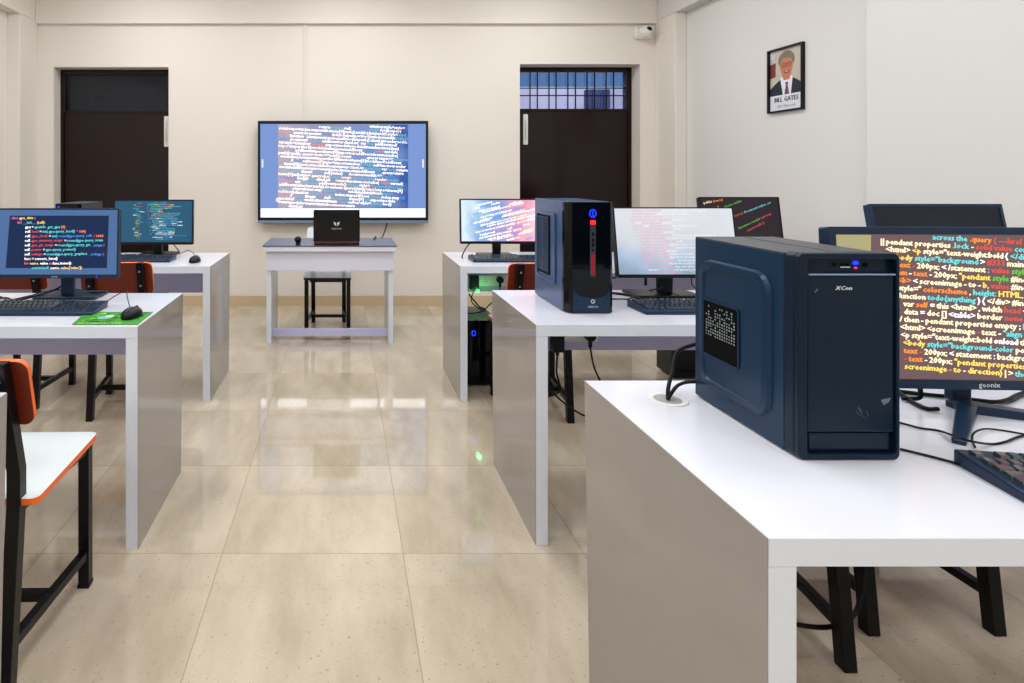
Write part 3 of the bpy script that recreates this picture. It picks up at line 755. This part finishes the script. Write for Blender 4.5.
def R3c(b, x0, x1, z0, z1):
    a = math.radians(-3.2); z = z1 - .004
    for k, row in enumerate(R3lines):
        x = x0 + .080 + min(k, 4)*.010 + (.004 if k >= 14 else 0); zz = z
        extra = [('main', G_), ('---href', R_), ('content', C_), ('#index', I_), ('style', G_), ('value', R_)] if k < 9 else [('query', I_), ('the', C_), ('class', I_), ('</html>', I_)]
        random.shuffle(extra)
        for s, c in (row[:-2] if k < 9 else row) + extra:
            if not s: continue
            for d in (0, .0008, .0016):
                ad = text(b, s, x+d, zz+d*.4, .0160 + .004*(x-x0), y=.0026, mi=c, ang=a, aspect=1.02, clip=(x0+.05, x1-.001, z0+.001, z1-.001))
            x += ad*1.0*math.cos(a); zz += ad*math.sin(a)
        z -= .0162

mon = monitor('large monitor with bright orange, green and white code beside the big navy tower', (1.352, 1.322, .75), .615, .335, .231, .072, 4, yaw=-3,
        frame='plastn', shell='plastn', base=((-.182, -.160), (.26, -.135)), bez=.016, chin=.019, neck_dx=.015, neck_w=.044,
        screen=glow('brown_code_screen', (118, 92, 94), .95), content=R3c, brand=('geonix', -.004, .0150))
for ch in mon.children:
    if ch.name.startswith('screen'):
        b = bmesh.new(); prism(b, [(-.2905, -.11), (-.235, -.11), (-.218, .150), (-.2905, .150)], 'xz', .0030, .0034)
        obj('screen_image', b, glow('olive_page_edge', (196, 190, 140), .8), ch)

# ------------------------------------------------------------------ keyboards
def keyrows():
    R = []
    R.append((0, [(1, 0), (None, 1)] + [(1, 0)]*4 + [(None, .5)] + [(1, 0)]*4 + [(None, .5)] + [(1, 0)]*4))
    nav = [(None, .3), (1, 0), (1, 0), (1, 0), (None, .3)]
    R.append((1.2, [(1, 0)]*13 + [(2, 0)] + nav + [(1, 0)]*4))
    R.append((2.2, [(1.5, 0)] + [(1, 0)]*12 + [(1.5, 0)] + nav + [(1, 0)]*3))
    R.append((3.2, [(1.75, 0)] + [(1, 0)]*11 + [(2.25, 0)] + [(None, 3.6)] + [(1, 0)]*3))
    R.append((4.2, [(2.25, 0)] + [(1, 0)]*10 + [(2.75, 0)] + [(None, 1.3), (1, 0), (None, 1.3)] + [(1, 0)]*3))
    R.append((5.2, [(1.25, 0)]*3 + [(6.25, 0)] + [(1.25, 0)]*4 + nav + [(2, 0), (1, 0)]))
    return R
def keyboard(label, loc, rz, single=True, Wd=.44, D=.148, kmat=None):
    t = thing('keyboard', label, 'keyboard', loc, rz)
    u = (Wd-.022)/22.6; rp = (D-.024)/6.25
    b = bmesh.new()
    prof = [(-D/2, .0), (D/2, .0), (D/2, .026), (-D/2+.004, .014), (-D/2, .010)]
    prism(b, prof, 'yz', -Wd/2, Wd/2); obj('keyboard_body', b, M['plastn'], t, bevel=.003)
    cache = {}; bk = bmesh.new(); n = 0
    for r, row in keyrows():
        x = -Wd/2 + .011; y = D/2 - .012 - (r+.5)*rp; zt = .014 + (y + D/2)/D*.012
        for wu, gap in row:
            if wu is None: x += gap*u; continue
            cx = x + wu*u/2; x += wu*u; n += 1
            w2, d2 = wu*u/2 - .0012, rp/2 - .0014
            bb = bk if not single else bmesh.new()
            ox, oy, oz = (cx, y, zt) if not single else (0, 0, 0)
            lo = [bb.verts.new((ox+sx*w2, oy+sy*d2, oz-.001)) for sx, sy in ((-1,-1),(1,-1),(1,1),(-1,1))]
            hi = [bb.verts.new((ox+sx*(w2-.002), oy+sy*(d2-.002)+.0008, oz+.0065+sy*.0006)) for sx, sy in ((-1,-1),(1,-1),(1,1),(-1,1))]
            bb.faces.new(hi)
            for k in range(4): bb.faces.new((lo[k], lo[(k+1)%4], hi[(k+1)%4], hi[k]))
            if single:
                if wu in cache: 
                    bb.free(); o = bpy.data.objects.new('key', cache[wu]); COL.objects.link(o); o.parent = t
                else:
                    o = obj('key', bb, kmat or M['keyw'], t, fix=False); cache[wu] = o.data
                o.location = (cx, y, zt)
    if not single: obj('keys', bk, M['keyw'], t, fix=False)
    else: bk.free()
    return t
keyboard('black keyboard cut by the right picture edge below the bright coloured-code monitor', (1.280, .951, .75), -9, kmat=mat('glossy_keycap', (52, 62, 74), .12, spec=1.0, coat=.6))
keyboard('black keyboard at the left picture edge beside the green mouse pad', (-1.125, 2.225, .75), 0)
keyboard('black keyboard between the glossy tower and the big navy tower on the middle right desk', (1.313, 2.245, .75), 0)
keyboard('small dark keyboard before the teal-code monitor on the far left desk', (-1.225, 3.53, .75), 0, single=False)
keyboard('small dark keyboard before the blue-pink monitor on the farthest right desk', (.965, 3.53, .75), 0, single=False)

# ------------------------------------------------------------------ mice and pad
def mouse(label, loc, rz, s=1.):
    t = thing('computer_mouse', label, 'mouse', loc, rz)
    b = bmesh.new(); ball(b, (0, 0, .010*s), .032*s, .055*s, .028*s, cut=-.010*s, u=28, v=18); bd = obj('mouse_body', b, M['plast'], t)
    b = bmesh.new(); tube(b, [(0, .028*s, .0325*s), (0, .034*s, .0335*s), (0, .040*s, .0295*s)], .004*s, 10); obj('scroll_wheel', b, M['plast'], t)
    return t
b = bmesh.new()
padv = [(-.918, 2.026), (-.697, 2.026), (-.703, 2.206), (-.948, 2.206)]
prism(b, padv, 'xy', .7502, .7532, 0)
t = obj('mouse_pad', b, mat('mouse_pad_green', (46, 140, 30), .6, var=.6, scale=16), None)
tag(t, 'green patterned mouse pad at the corner of the left desk', 'mouse pad')
b = bmesh.new()
def lay2(pts, mi, h=.0001): 
    vs = [b.verts.new((x, y, .7533+h)) for x, y in pts]; b.faces.new(vs).material_index = mi
for k in range(60):
    x, y = random.uniform(-.90, -.72), random.uniform(2.035, 2.195); s = random.uniform(.006, .018); r0 = random.uniform(0, 6)
    lay2([(x+s*random.uniform(.4, 1)*math.cos(r0+q*1.26), y+s*random.uniform(.3, .8)*math.sin(r0+q*1.26)) for q in range(5)], random.choice([0, 0, 1]), .00005+k*1e-6)
lay2(circ(-.845, 2.12, .026, 18, .9), 2, .0002); lay2(circ(-.835, 2.14, .016, 18, .9), 3, .0003)
for k in range(12): lay2([(-.90+k*.012, 2.034), (-.892+k*.012, 2.034), (-.892+k*.012, 2.044), (-.90+k*.012, 2.044)], 4, .0002)
pr = obj('printed_pattern', b, [mat('pad_dark', (14, 60, 24), .6), mat('pad_lime', (130, 220, 60), .6), mat('pad_teal', (120, 190, 170), .6), mat('pad_white', (210, 220, 220), .6), mat('pad_print', (180, 200, 120), .6)], t, fix=False)
mouse('glossy black mouse on the green mouse pad', (-.752, 2.125, .7532), -14, .94)
mouse('small black mouse on the bare top of the far left desk', (-.862, 3.47, .75), -3, 1.0)
cable('thin mouse cable looping from the mouse on the green pad', [(-.765, 2.175, .768), (-.80, 2.24, .765), (-.835, 2.31, .79), (-.86, 2.36, .80), (-.90, 2.30, .778), (-.925, 2.33, .753), (-1.0, 2.36, .7525)], .0018)
cable('thin cable of the mouse on the far left desk', [(-.868, 3.52, .762), (-.90, 3.60, .78), (-.96, 3.70, .79), (-1.02, 3.74, .765), (-1.10, 3.80, .763)], .002)

# ------------------------------------------------------------------ towers
def tower_A():
    t = thing('computer_tower', 'big navy black computer tower with raised side panel on the nearest right desk', 'computer tower', (.808, 1.066, .75))
    W, D, H = .18, .315, .366
    b = bmesh.new(); box(b, 0, W, .036, D, .004, H-.002)
    for x in (.02, W-.05):
        for y in (.06, D-.06): box(b, x, x+.03, y, y+.02, 0, .004)
    cs = obj('case', b, [M['caseA']], t, bevel=.003)
    b = bmesh.new(); box(b, .001, W-.001, .037, D-.001, H-.002, H); box(b, W*.55, W*.56, .04, D-.02, H, H+.001); obj('top_cover', b, M['caseT'], t, bevel=.001)
    # raised panel with a lip
    A_, B_p, C_p, D_p = rrect(.068, .292, .040, .322, .040, 6), rrect(.072, .288, .044, .318, .037, 6), rrect(.084, .276, .056, .306, .028, 6), rrect(.088, .272, .060, .302, .025, 6)
    b = bmesh.new(); rows = [[b.verts.new((x, y, z)) for y, z in pp] for pp, x in ((A_, 0.0), (B_p, -.007), (C_p, -.008), (D_p, -.0045))]
    n = len(A_)
    for p, q in zip(rows, rows[1:]):
        for k in range(n): b.faces.new((p[k], p[(k+1) % n], q[(k+1) % n], q[k])).smooth = False
    b.faces.new(rows[-1])
    sp = obj('raised_side_panel', b, M['caseA'], t)
    # vent window with perforated sheet
    Q = rrect(.152, .282, .110, .235, .008, 3)
    Qi = rrect(.156, .278, .114, .231, .006, 3)
    b = bmesh.new(); ring(b, Q, Qi, 'yz', -.0070, -.0046); vf = obj('vent_frame', b, M['caseA'], sp)
    b = bmesh.new(); prism(b, Qi, 'yz', -.0052, -.0046); obj('vent_mesh', b, M['dark'], sp)
    b = bmesh.new()
    for i in range(14):
        for j in range(12):
            y = .161 + i*.0078; z = .158 + j*.0062
            d = math.hypot(y-.224, z-.185)
            if z > .226 or (j > 7 and random.random() < .45) or (.232 < y < .25 and .198 < z < .222): continue
            if random.random() < .12 or d > .062: continue
            s = .0013 + .0006*random.random()
            prism(b, [(y-s, z-s), (y+s, z-s), (y+s, z+s), (y-s, z+s)], 'yz', -.0056, -.0052)
    obj('vent_holes', b, M['dots'], sp)  # pale squares stand in for light seen through the perforations
    # front bezel: frame, recessed top strip, door, lower recess
    b = bmesh.new()
    ring(b, rrect(0, W, .002, H+.003, .010, 4), rrect(.016, W-.006, .012, H-.008, .006, 4), 'xz', 0, .012)
    prism(b, rrect(0, W, .002, H+.003, .010, 4), 'xz', .012, .036)
    fb = obj('front_bezel', b, M['caseAf'], t, bevel=.002)
    b = bmesh.new(); box(b, .018, W-.008, .0025, .0118, .050, .3295); obj('front_door', b, M['caseAf'], fb, bevel=.003)
    b = bmesh.new(); box(b, .018, W-.008, -.0015, .004, .3295, .333); obj('door_lip', b, mat('pale_blue_lip', (120, 140, 170), .25), fb, bevel=.0015)
    b = bmesh.new(); box(b, .022, W-.014, .005, .0118, .017, .048); obj('lower_grip', b, M['caseAf'], fb, bevel=.003)
    b = bmesh.new(); prism(b, circ(.072, .347, .0035, 12), 'xz', .0108, .0119); box(b, .084, .099, .0108, .0119, .345, .350); prism(b, circ(.128, .347, .0045, 12), 'xz', .0108, .0119)
    obj('front_ports', b, M['dark'], fb)
    b = bmesh.new(); box(b, .083, .100, .0105, .0112, .342, .3438); obj('port_tongue', b, M['silver'], fb)
    b = bmesh.new(); ball(b, (.1100, .011, .3505), .005, .0035, .0035); obj('power_light', b, M['blue_led'], fb)
    b = bmesh.new(); ball(b, (.1103, .011, .3415), .003, .002, .002); obj('disk_light', b, M['purple_led'], fb)
    b = bmesh.new()
    for d in (0, .0005, .001): text(b, 'XCon', .066+d, .3035, .0105, y=.0022-d*.1, aspect=1.15, shear=.3)
    obj('front_logo', b, M['silver'], fb, fix=False)
    b = bmesh.new()
    for k in range(5):
        x, z = .125+random.uniform(-.02, .01), .075+random.uniform(-.01, .012); a = random.uniform(1.9, 2.5); l = random.uniform(.006, .018)
        dx, dz = l*math.cos(a), l*math.sin(a); w2 = .0004
        prism(b, [(x-w2, z), (x+w2, z), (x+dx+w2, z+dz), (x+dx-w2, z+dz)], 'xz', .0023, .00248)
    prism(b, [(.148, .108), (.166, .112), (.162, .104), (.153, .098)], 'xz', .0023, .00248)
    prism(b, [(.030, .300), (.035, .307), (.0355, .303), (.031, .298)], 'xz', .0023, .00248)
    obj('scuff_marks', b, mat('scuff', (96, 110, 124), .6), fb)
    return t
tower_A()

def tower_B():
    t = thing('computer_tower', 'glossy black computer tower with blue power ring and red strip on the middle right desk', 'computer tower', (.811, 2.19, .75))
    W, D, H = .172, .36, .408
    b = bmesh.new(); box(b, 0, W, .04, D, .004, H)
    for x in (.02, W-.05):
        for y in (.07, D-.06): box(b, x, x+.03, y, y+.02, 0, .004)
    obj('case', b, M['caseB'], t, bevel=.003)
    P = rrect(.105, .33, .085, .36, .02, 5)
    b = bmesh.new(); ring(b, P, rrect(.117, .318, .097, .348, .014, 5), 'yz', -.006, 0); sp = obj('side_rim', b, M['caseB'], t, bevel=.002)
    b = bmesh.new(); prism(b, rrect(.17, .322, .11, .345, .01, 4), 'yz', -.0022, -.0002); obj('side_vent', b, M['dark'], sp)
    b = bmesh.new()
    for k in range(24): 
        z = .122 + k*.0092; box(b, -.0036, -.0022, .19, .318, z, z+.0036)
    for y in (.188, .252, .316): box(b, -.004, -.0022, y, y+.004, .115, .34)
    obj('vent_slats', b, M['caseB'], sp)
    # front: glossy rounded moulding with chamfered left corner
    b = bmesh.new()
    prof = [(0, .04), (0.0, .026), (.010, .006), (.022, 0), (W-.010, 0), (W, .008), (W, .04)]
    prism(b, prof, 'xy', .003, H-.001)
    fb = obj('front_panel', b, M['gloss'], t, bevel=.002)
    b = bmesh.new()
    pts = [(.024, .003), (W-.012, .003), (W-.012, .085)] + [(.096+.062*math.cos(a*math.pi/16+math.pi*0), .085-.028*math.sin(a*math.pi/16)) for a in range(1, 16)] + [(.024, .085)]
    prism(b, pts, 'xz', -.0010, .0002); obj('lower_trim', b, M['plastn'], fb)
    cx = .097
    b = bmesh.new(); ring(b, circ(cx, .366, .0125, 28, 1.25), circ(cx, .366, .0100, 28, 1.25), 'xz', -.0018, 0); box(b, cx-.0011, cx+.0011, -.0018, 0, .356, .374)
    obj('power_ring', b, M['blue_led'], fb)
    b = bmesh.new(); box(b, cx-.0105, cx+.0105, -.0016, 0, .135, .34); strip = obj('port_strip', b, mat('smoked_strip', (50, 54, 60), .3), fb, bevel=.001)
    b = bmesh.new(); box(b, cx-.0085, cx+.0085, -.0022, -.0016, .327, .341); ball(b, (cx, -.003, .335), .004, .002, .004); obj('drive_light', b, M['red_led'], strip)
    b = bmesh.new(); box(b, cx-.0055, cx+.0055, -.0022, -.0016, .142, .218); obj('red_strip', b, glow('red_strip_glow', (170, 20, 40), .8), strip)
    b = bmesh.new()
    for z in (.285, .262, .245): box(b, cx-.004, cx+.004, -.0022, -.0016, z, z+.012)
    prism(b, circ(cx, .232, .0035, 12), 'xz', -.0022, -.0016)
    obj('front_ports', b, M['dark'], strip)
    b = bmesh.new(); ring(b, circ(cx, .045, .0075, 20), circ(cx, .045, .0045, 20), 'xz', -.0016, -.0010); ctext(b, 'ZEBION', cx, .022, .0095, y=-.00125, aspect=1.1)
    obj('front_logo', b, M['silver'], fb, fix=False)
    return t
tower_B()

def tower_C(label, loc, H=.37, D=.37, W=.18, light='ring', rz=0., blue=(.035, .315), side=None):
    t = thing('computer_tower', label, 'computer tower', loc, rz)
    b = bmesh.new(); box(b, 0, W, .02, D, .015, H)
    for x in (.015, W-.045):
        for y in (.05, D-.06): box(b, x, x+.03, y, y+.03, 0, .015)
    obj('case', b, M['plast'], t, bevel=.003)
    b = bmesh.new(); box(b, .002, W-.002, .021, D-.001, H, H+.0015); obj('top_cover', b, M['caseT'], t)  # grey sheet stands in for the reflection on the black top
    b = bmesh.new(); prism(b, [(0, .02), (.004, .003), (.012, 0), (W-.012, 0), (W-.004, .003), (W, .02)], 'xy', .012, H+.001)
    fb = obj('front_panel', b, M['gloss'], t, bevel=.002)
    b = bmesh.new(); x, z = blue
    if light == 'ring':
        ring(b, rrect(x-.011, x+.011, z-.015, z+.015, .006, 3), rrect(x-.008, x+.008, z-.012, z+.012, .005, 3), 'xz', -.0015, .0)
    else: box(b, x-.005, x+.005, -.0015, 0, z-.003, z+.003)
    obj('power_light', b, M['blue_led'], fb)
    b = bmesh.new(); box(b, .02, W-.02, -.001, 0, .05, .054); box(b, .02, W-.02, -.001, 0, .2, .204); obj('drive_seams', b, M['dark'], fb)
    if side:
        b = bmesh.new(); prism(b, rrect(.08, D-.03, .04, H-.05, .02, 4), 'yz', W, W+.005); obj('raised_side_panel', b, M['caseB'], t, bevel=.002)
    return t
tower_C('black computer tower with blue light standing on the floor under the farthest right desk', (.735, 3.56, 0), H=.39)
tower_C('short black floor tower half seen through the gap left of the big navy tower', (2.02, 3.68, 0), H=.39, D=.2)
tower_C('black computer tower with blue light behind the left blue-margined monitor, only its top showing', (-1.69, 3.50, .75), H=.335, D=.33, W=.15, light='dot', blue=(.025, .318), side=True)

# ------------------------------------------------------------------ sockets, plugs, under-desk cables
def socket_strip(label, loc, Wd, n):
    t = thing('socket_strip', label, 'socket strip', loc)
    b = bmesh.new(); box(b, -Wd/2, Wd/2, -.03, 0, -.035, .035); obj('housing', b, M['plate'], t, bevel=.004)
    for k in range(n):
        cx = -Wd/2 + Wd*(k+.5)/n
        b = bmesh.new(); box(b, cx-.028, cx+.028, -.0325, -.03, -.026, .026); o = obj('socket_plate', b, M['seat'], t, bevel=.001)
        b = bmesh.new()
        for dx, dz in ((0, .010), (-.009, -.006), (.009, -.006)): prism(b, circ(cx+dx, dz, .003, 8), 'xz', -.033, -.0325)
        obj('socket_holes', b, M['dark'], o)
    return t
socket_strip('white socket strip behind the glowing green light under the farthest right desk', (.95, 3.878, .575), .36, 4)
socket_strip('white socket strip on the panel under the middle right desk', (.99, 2.5885, .580), .19, 2)
t = thing('power_adapter', 'black power adapter with a glowing green light under the farthest right desk', 'power adapter', (.83, 3.847, .57))
b = bmesh.new(); box(b, -.028, .028, -.04, 0, -.045, .045); obj('adapter_body', b, M['plast'], t, bevel=.005)
b = bmesh.new(); ball(b, (.018, -.042, -.052), .010, .010, .010); obj('green_light', b, M['green_led'], t)
gl = bpy.data.lights.new('green_glow', 'POINT'); gl.color = (.08, 1, .18); gl.energy = .2; gl.shadow_soft_size = .012
go = bpy.data.objects.new('green_glow', gl); COL.objects.link(go); go.parent = t; go.location = (.02, -.075, -.052)
t = thing('power_adapter', 'black power adapter hanging from the socket strip under the middle right desk', 'power adapter', (.913, 2.587, .545))
b = bmesh.new(); box(b, -.026, .026, -.04, 0, -.045, .05); obj('adapter_body', b, M['plast'], t, bevel=.005)
b = bmesh.new(); prism(b, circ(0, -.02, .008, 10), 'xy', -.06, -.045); obj('strain_relief', b, M['cable'], t)
def plug(label, loc):
    t = thing('power_plug', label, 'plug', loc)
    b = bmesh.new(); prism(b, circ(0, 0, .022, 16), 'xz', -.035, 0); obj('plug_body', b, M['plast'], t, bevel=.004)
    b = bmesh.new(); prism(b, circ(0, -.022, .008, 10), 'xy', -.045, -.015); obj('strain_relief', b, M['cable'], t)
plug('round black plug in the socket strip under the farthest right desk', (.995, 3.847, .585))
plug('black plug in the socket strip under the middle right desk', (1.04, 2.556, .575))
cable('black cable dangling from the adapter with the green light', [(.82, 3.80, .52), (.80, 3.76, .46), (.86, 3.74, .41), (.895, 3.78, .40)], .0035)
cable('black cable curving from the round plug under the farthest right desk', [(.995, 3.825, .54), (.98, 3.80, .49), (.90, 3.76, .43), (.86, 3.72, .41), (.80, 3.70, .402), (.74, 3.69, .402)], .004)
cable('thick black cable dropping onto the floor tower under the farthest right desk', [(.79, 3.80, .50), (.83, 3.78, .45), (.87, 3.8, .41), (.90, 3.86, .3955)], .005)
cable('black cable hanging from the adapter under the middle right desk', [(.913, 2.567, .485), (.90, 2.54, .42), (.90, 2.50, .36), (.84, 2.48, .34), (.78, 2.46, .345)], .004)
cable('black cable hanging in a loop from the plug under the middle right desk', [(1.04, 2.535, .53), (1.05, 2.52, .45), (1.075, 2.5, .37), (1.05, 2.49, .30), (1.02, 2.48, .26), (.96, 2.47, .28), (.86, 2.45, .36), (.80, 2.44, .45)], .004)
cable('black cable looping near the floor under the nearest right desk', [(1.10, 1.55, .12), (1.17, 1.56, .09), (1.27, 1.57, .075), (1.36, 1.60, .085), (1.41, 1.63, .15), (1.42, 1.64, .26), (1.40, 1.62, .40), (1.37, 1.52, .48), (1.35, 1.468, .53)], .006)

# ------------------------------------------------------------------ cables on the desks
Z0 = .7535
def DP(px, py, z=Z0):
    y = 600*(CH-z)/(py-174); return ((px-344)/600*y, y, z)
cable('thick black cable rising from the round grommet to the back of the big navy tower', [(.731, 1.354, .752), (.735, 1.36, .775), (.76, 1.39, .80), (.79, 1.42, .84), (.84, 1.42, .86)], .0045)
cable('second black cable from the round grommet running behind the big navy tower', [(.728, 1.35, .752), (.74, 1.355, .766), (.77, 1.38, .775), (.81, 1.40, .775), (.87, 1.41, .768)], .004)
cable('black cable hanging below the left part of the bright coloured-code monitor', [(1.275, 1.325, .87), (1.28, 1.33, .82), (1.282, 1.335, .785), (1.28, 1.335, .762), (1.25, 1.345, .7565)], .0045)
cable('thick black cable running level behind the neck of the bright coloured-code monitor', [DP(895, 391, .756), DP(912, 393, .756), DP(930, 395, .756), DP(952, 397, .756), DP(975, 400, .756), DP(995, 402, .756), DP(1008, 400, .756), DP(1018, 395, .756), DP(1040, 387, .756)], .0048)
cable('black cable running from the navy tower towards the foot of the bright coloured-code monitor', [DP(898, 392, .756), DP(908, 399, .756), DP(918, 405, .756), DP(928, 409, .756), DP(938, 409, .756)], .0048)
cable('thin black mouse cable lying across the desk from the navy tower to the right', [DP(886, 419), DP(905, 424), DP(920, 428), DP(940, 431), DP(966, 440, .772), DP(990, 444), DP(1005, 442), DP(1022, 436), DP(1060, 430)], .0022)
cable('thin dark cable arching above the keyboard at the right', [DP(975, 447, .756), DP(972, 440, .757), DP(974, 433, .762), DP(984, 429, .756), DP(1000, 430, .7525), DP(1024, 434, .7525), DP(1060, 440, .7525)], .0018)
cable('thin black keyboard cable from the navy tower to the keyboard', [DP(900, 449), DP(925, 455), DP(948, 461), DP(962, 465), DP(975, 468), DP(992, 470)], .0024)
# middle right desk
cable('black cable running from the glossy tower under the pale monitor', [(.985, 2.56, .758), (1.07, 2.57, .80), (1.15, 2.57, .815), (1.25, 2.57, .825), (1.298, 2.56, .845)], .004)
cable('thick black cable lying beside the glossy tower on the middle right desk', [DP(612, 293, .756), DP(622, 294, .756), DP(634, 296.5, .756), DP(645, 301, .756)], .005)
cable('black cable lying in front of the thick one beside the glossy tower', [DP(612, 299, .757), DP(620, 299, .757), DP(630, 298.5, .757), DP(640, 293.5, .757), DP(652, 290, .765), DP(664, 287.5, .80)], .003)
cable('black cable arching over the monitor base behind the middle keyboard', [DP(648, 299, .757), DP(656, 295, .768), DP(664, 293, .770), DP(671, 293, .770), DP(680, 296, .768)], .002)
cable('thin cable hanging below the right part of the pale monitor', [(1.42, 2.45, .84), (1.45, 2.5, .80), (1.50, 2.54, .77), (1.55, 2.55, .7535)], .0025)
cable('short plug tail hanging below the pale monitor', [(1.245, 2.47, .862), (1.245, 2.475, .84), (1.247, 2.48, .80)], .006)
# left desk behind the blue-margined monitor
cable('black cable tangled behind the keyboard at the left picture edge', [(-1.45, 2.37, .756), (-1.38, 2.44, .756), (-1.30, 2.39, .757), (-1.22, 2.50, .772), (-1.165, 2.50, .80)], .004)
cable('second black cable lying beside the first behind the left keyboard', [(-1.44, 2.35, .7555), (-1.36, 2.36, .7555), (-1.30, 2.46, .7575), (-1.27, 2.60, .7555), (-1.15, 2.61, .7555), (-1.05, 2.50, .766), (-.99, 2.50, .768)], .003)
cable('thin black keyboard cable behind the left keyboard', [(-1.30, 2.308, .765), (-1.31, 2.34, .762), (-1.35, 2.39, .762), (-1.40, 2.44, .762), (-1.46, 2.47, .755)], .0025)
# far right desk
cable('black cable bowing from the blue-pink monitor down to its desk', [(.83, 3.66, .86), (.78, 3.68, .84), (.745, 3.68, .80), (.72, 3.66, .7555), (.715, 3.62, .7545)], .0035)
cable('black monitor cable behind the teal-code monitor', [(-1.09, 3.72, .86), (-1.06, 3.78, .80), (-1.05, 3.83, .758), (-1.08, 3.86, .7555)], .003)
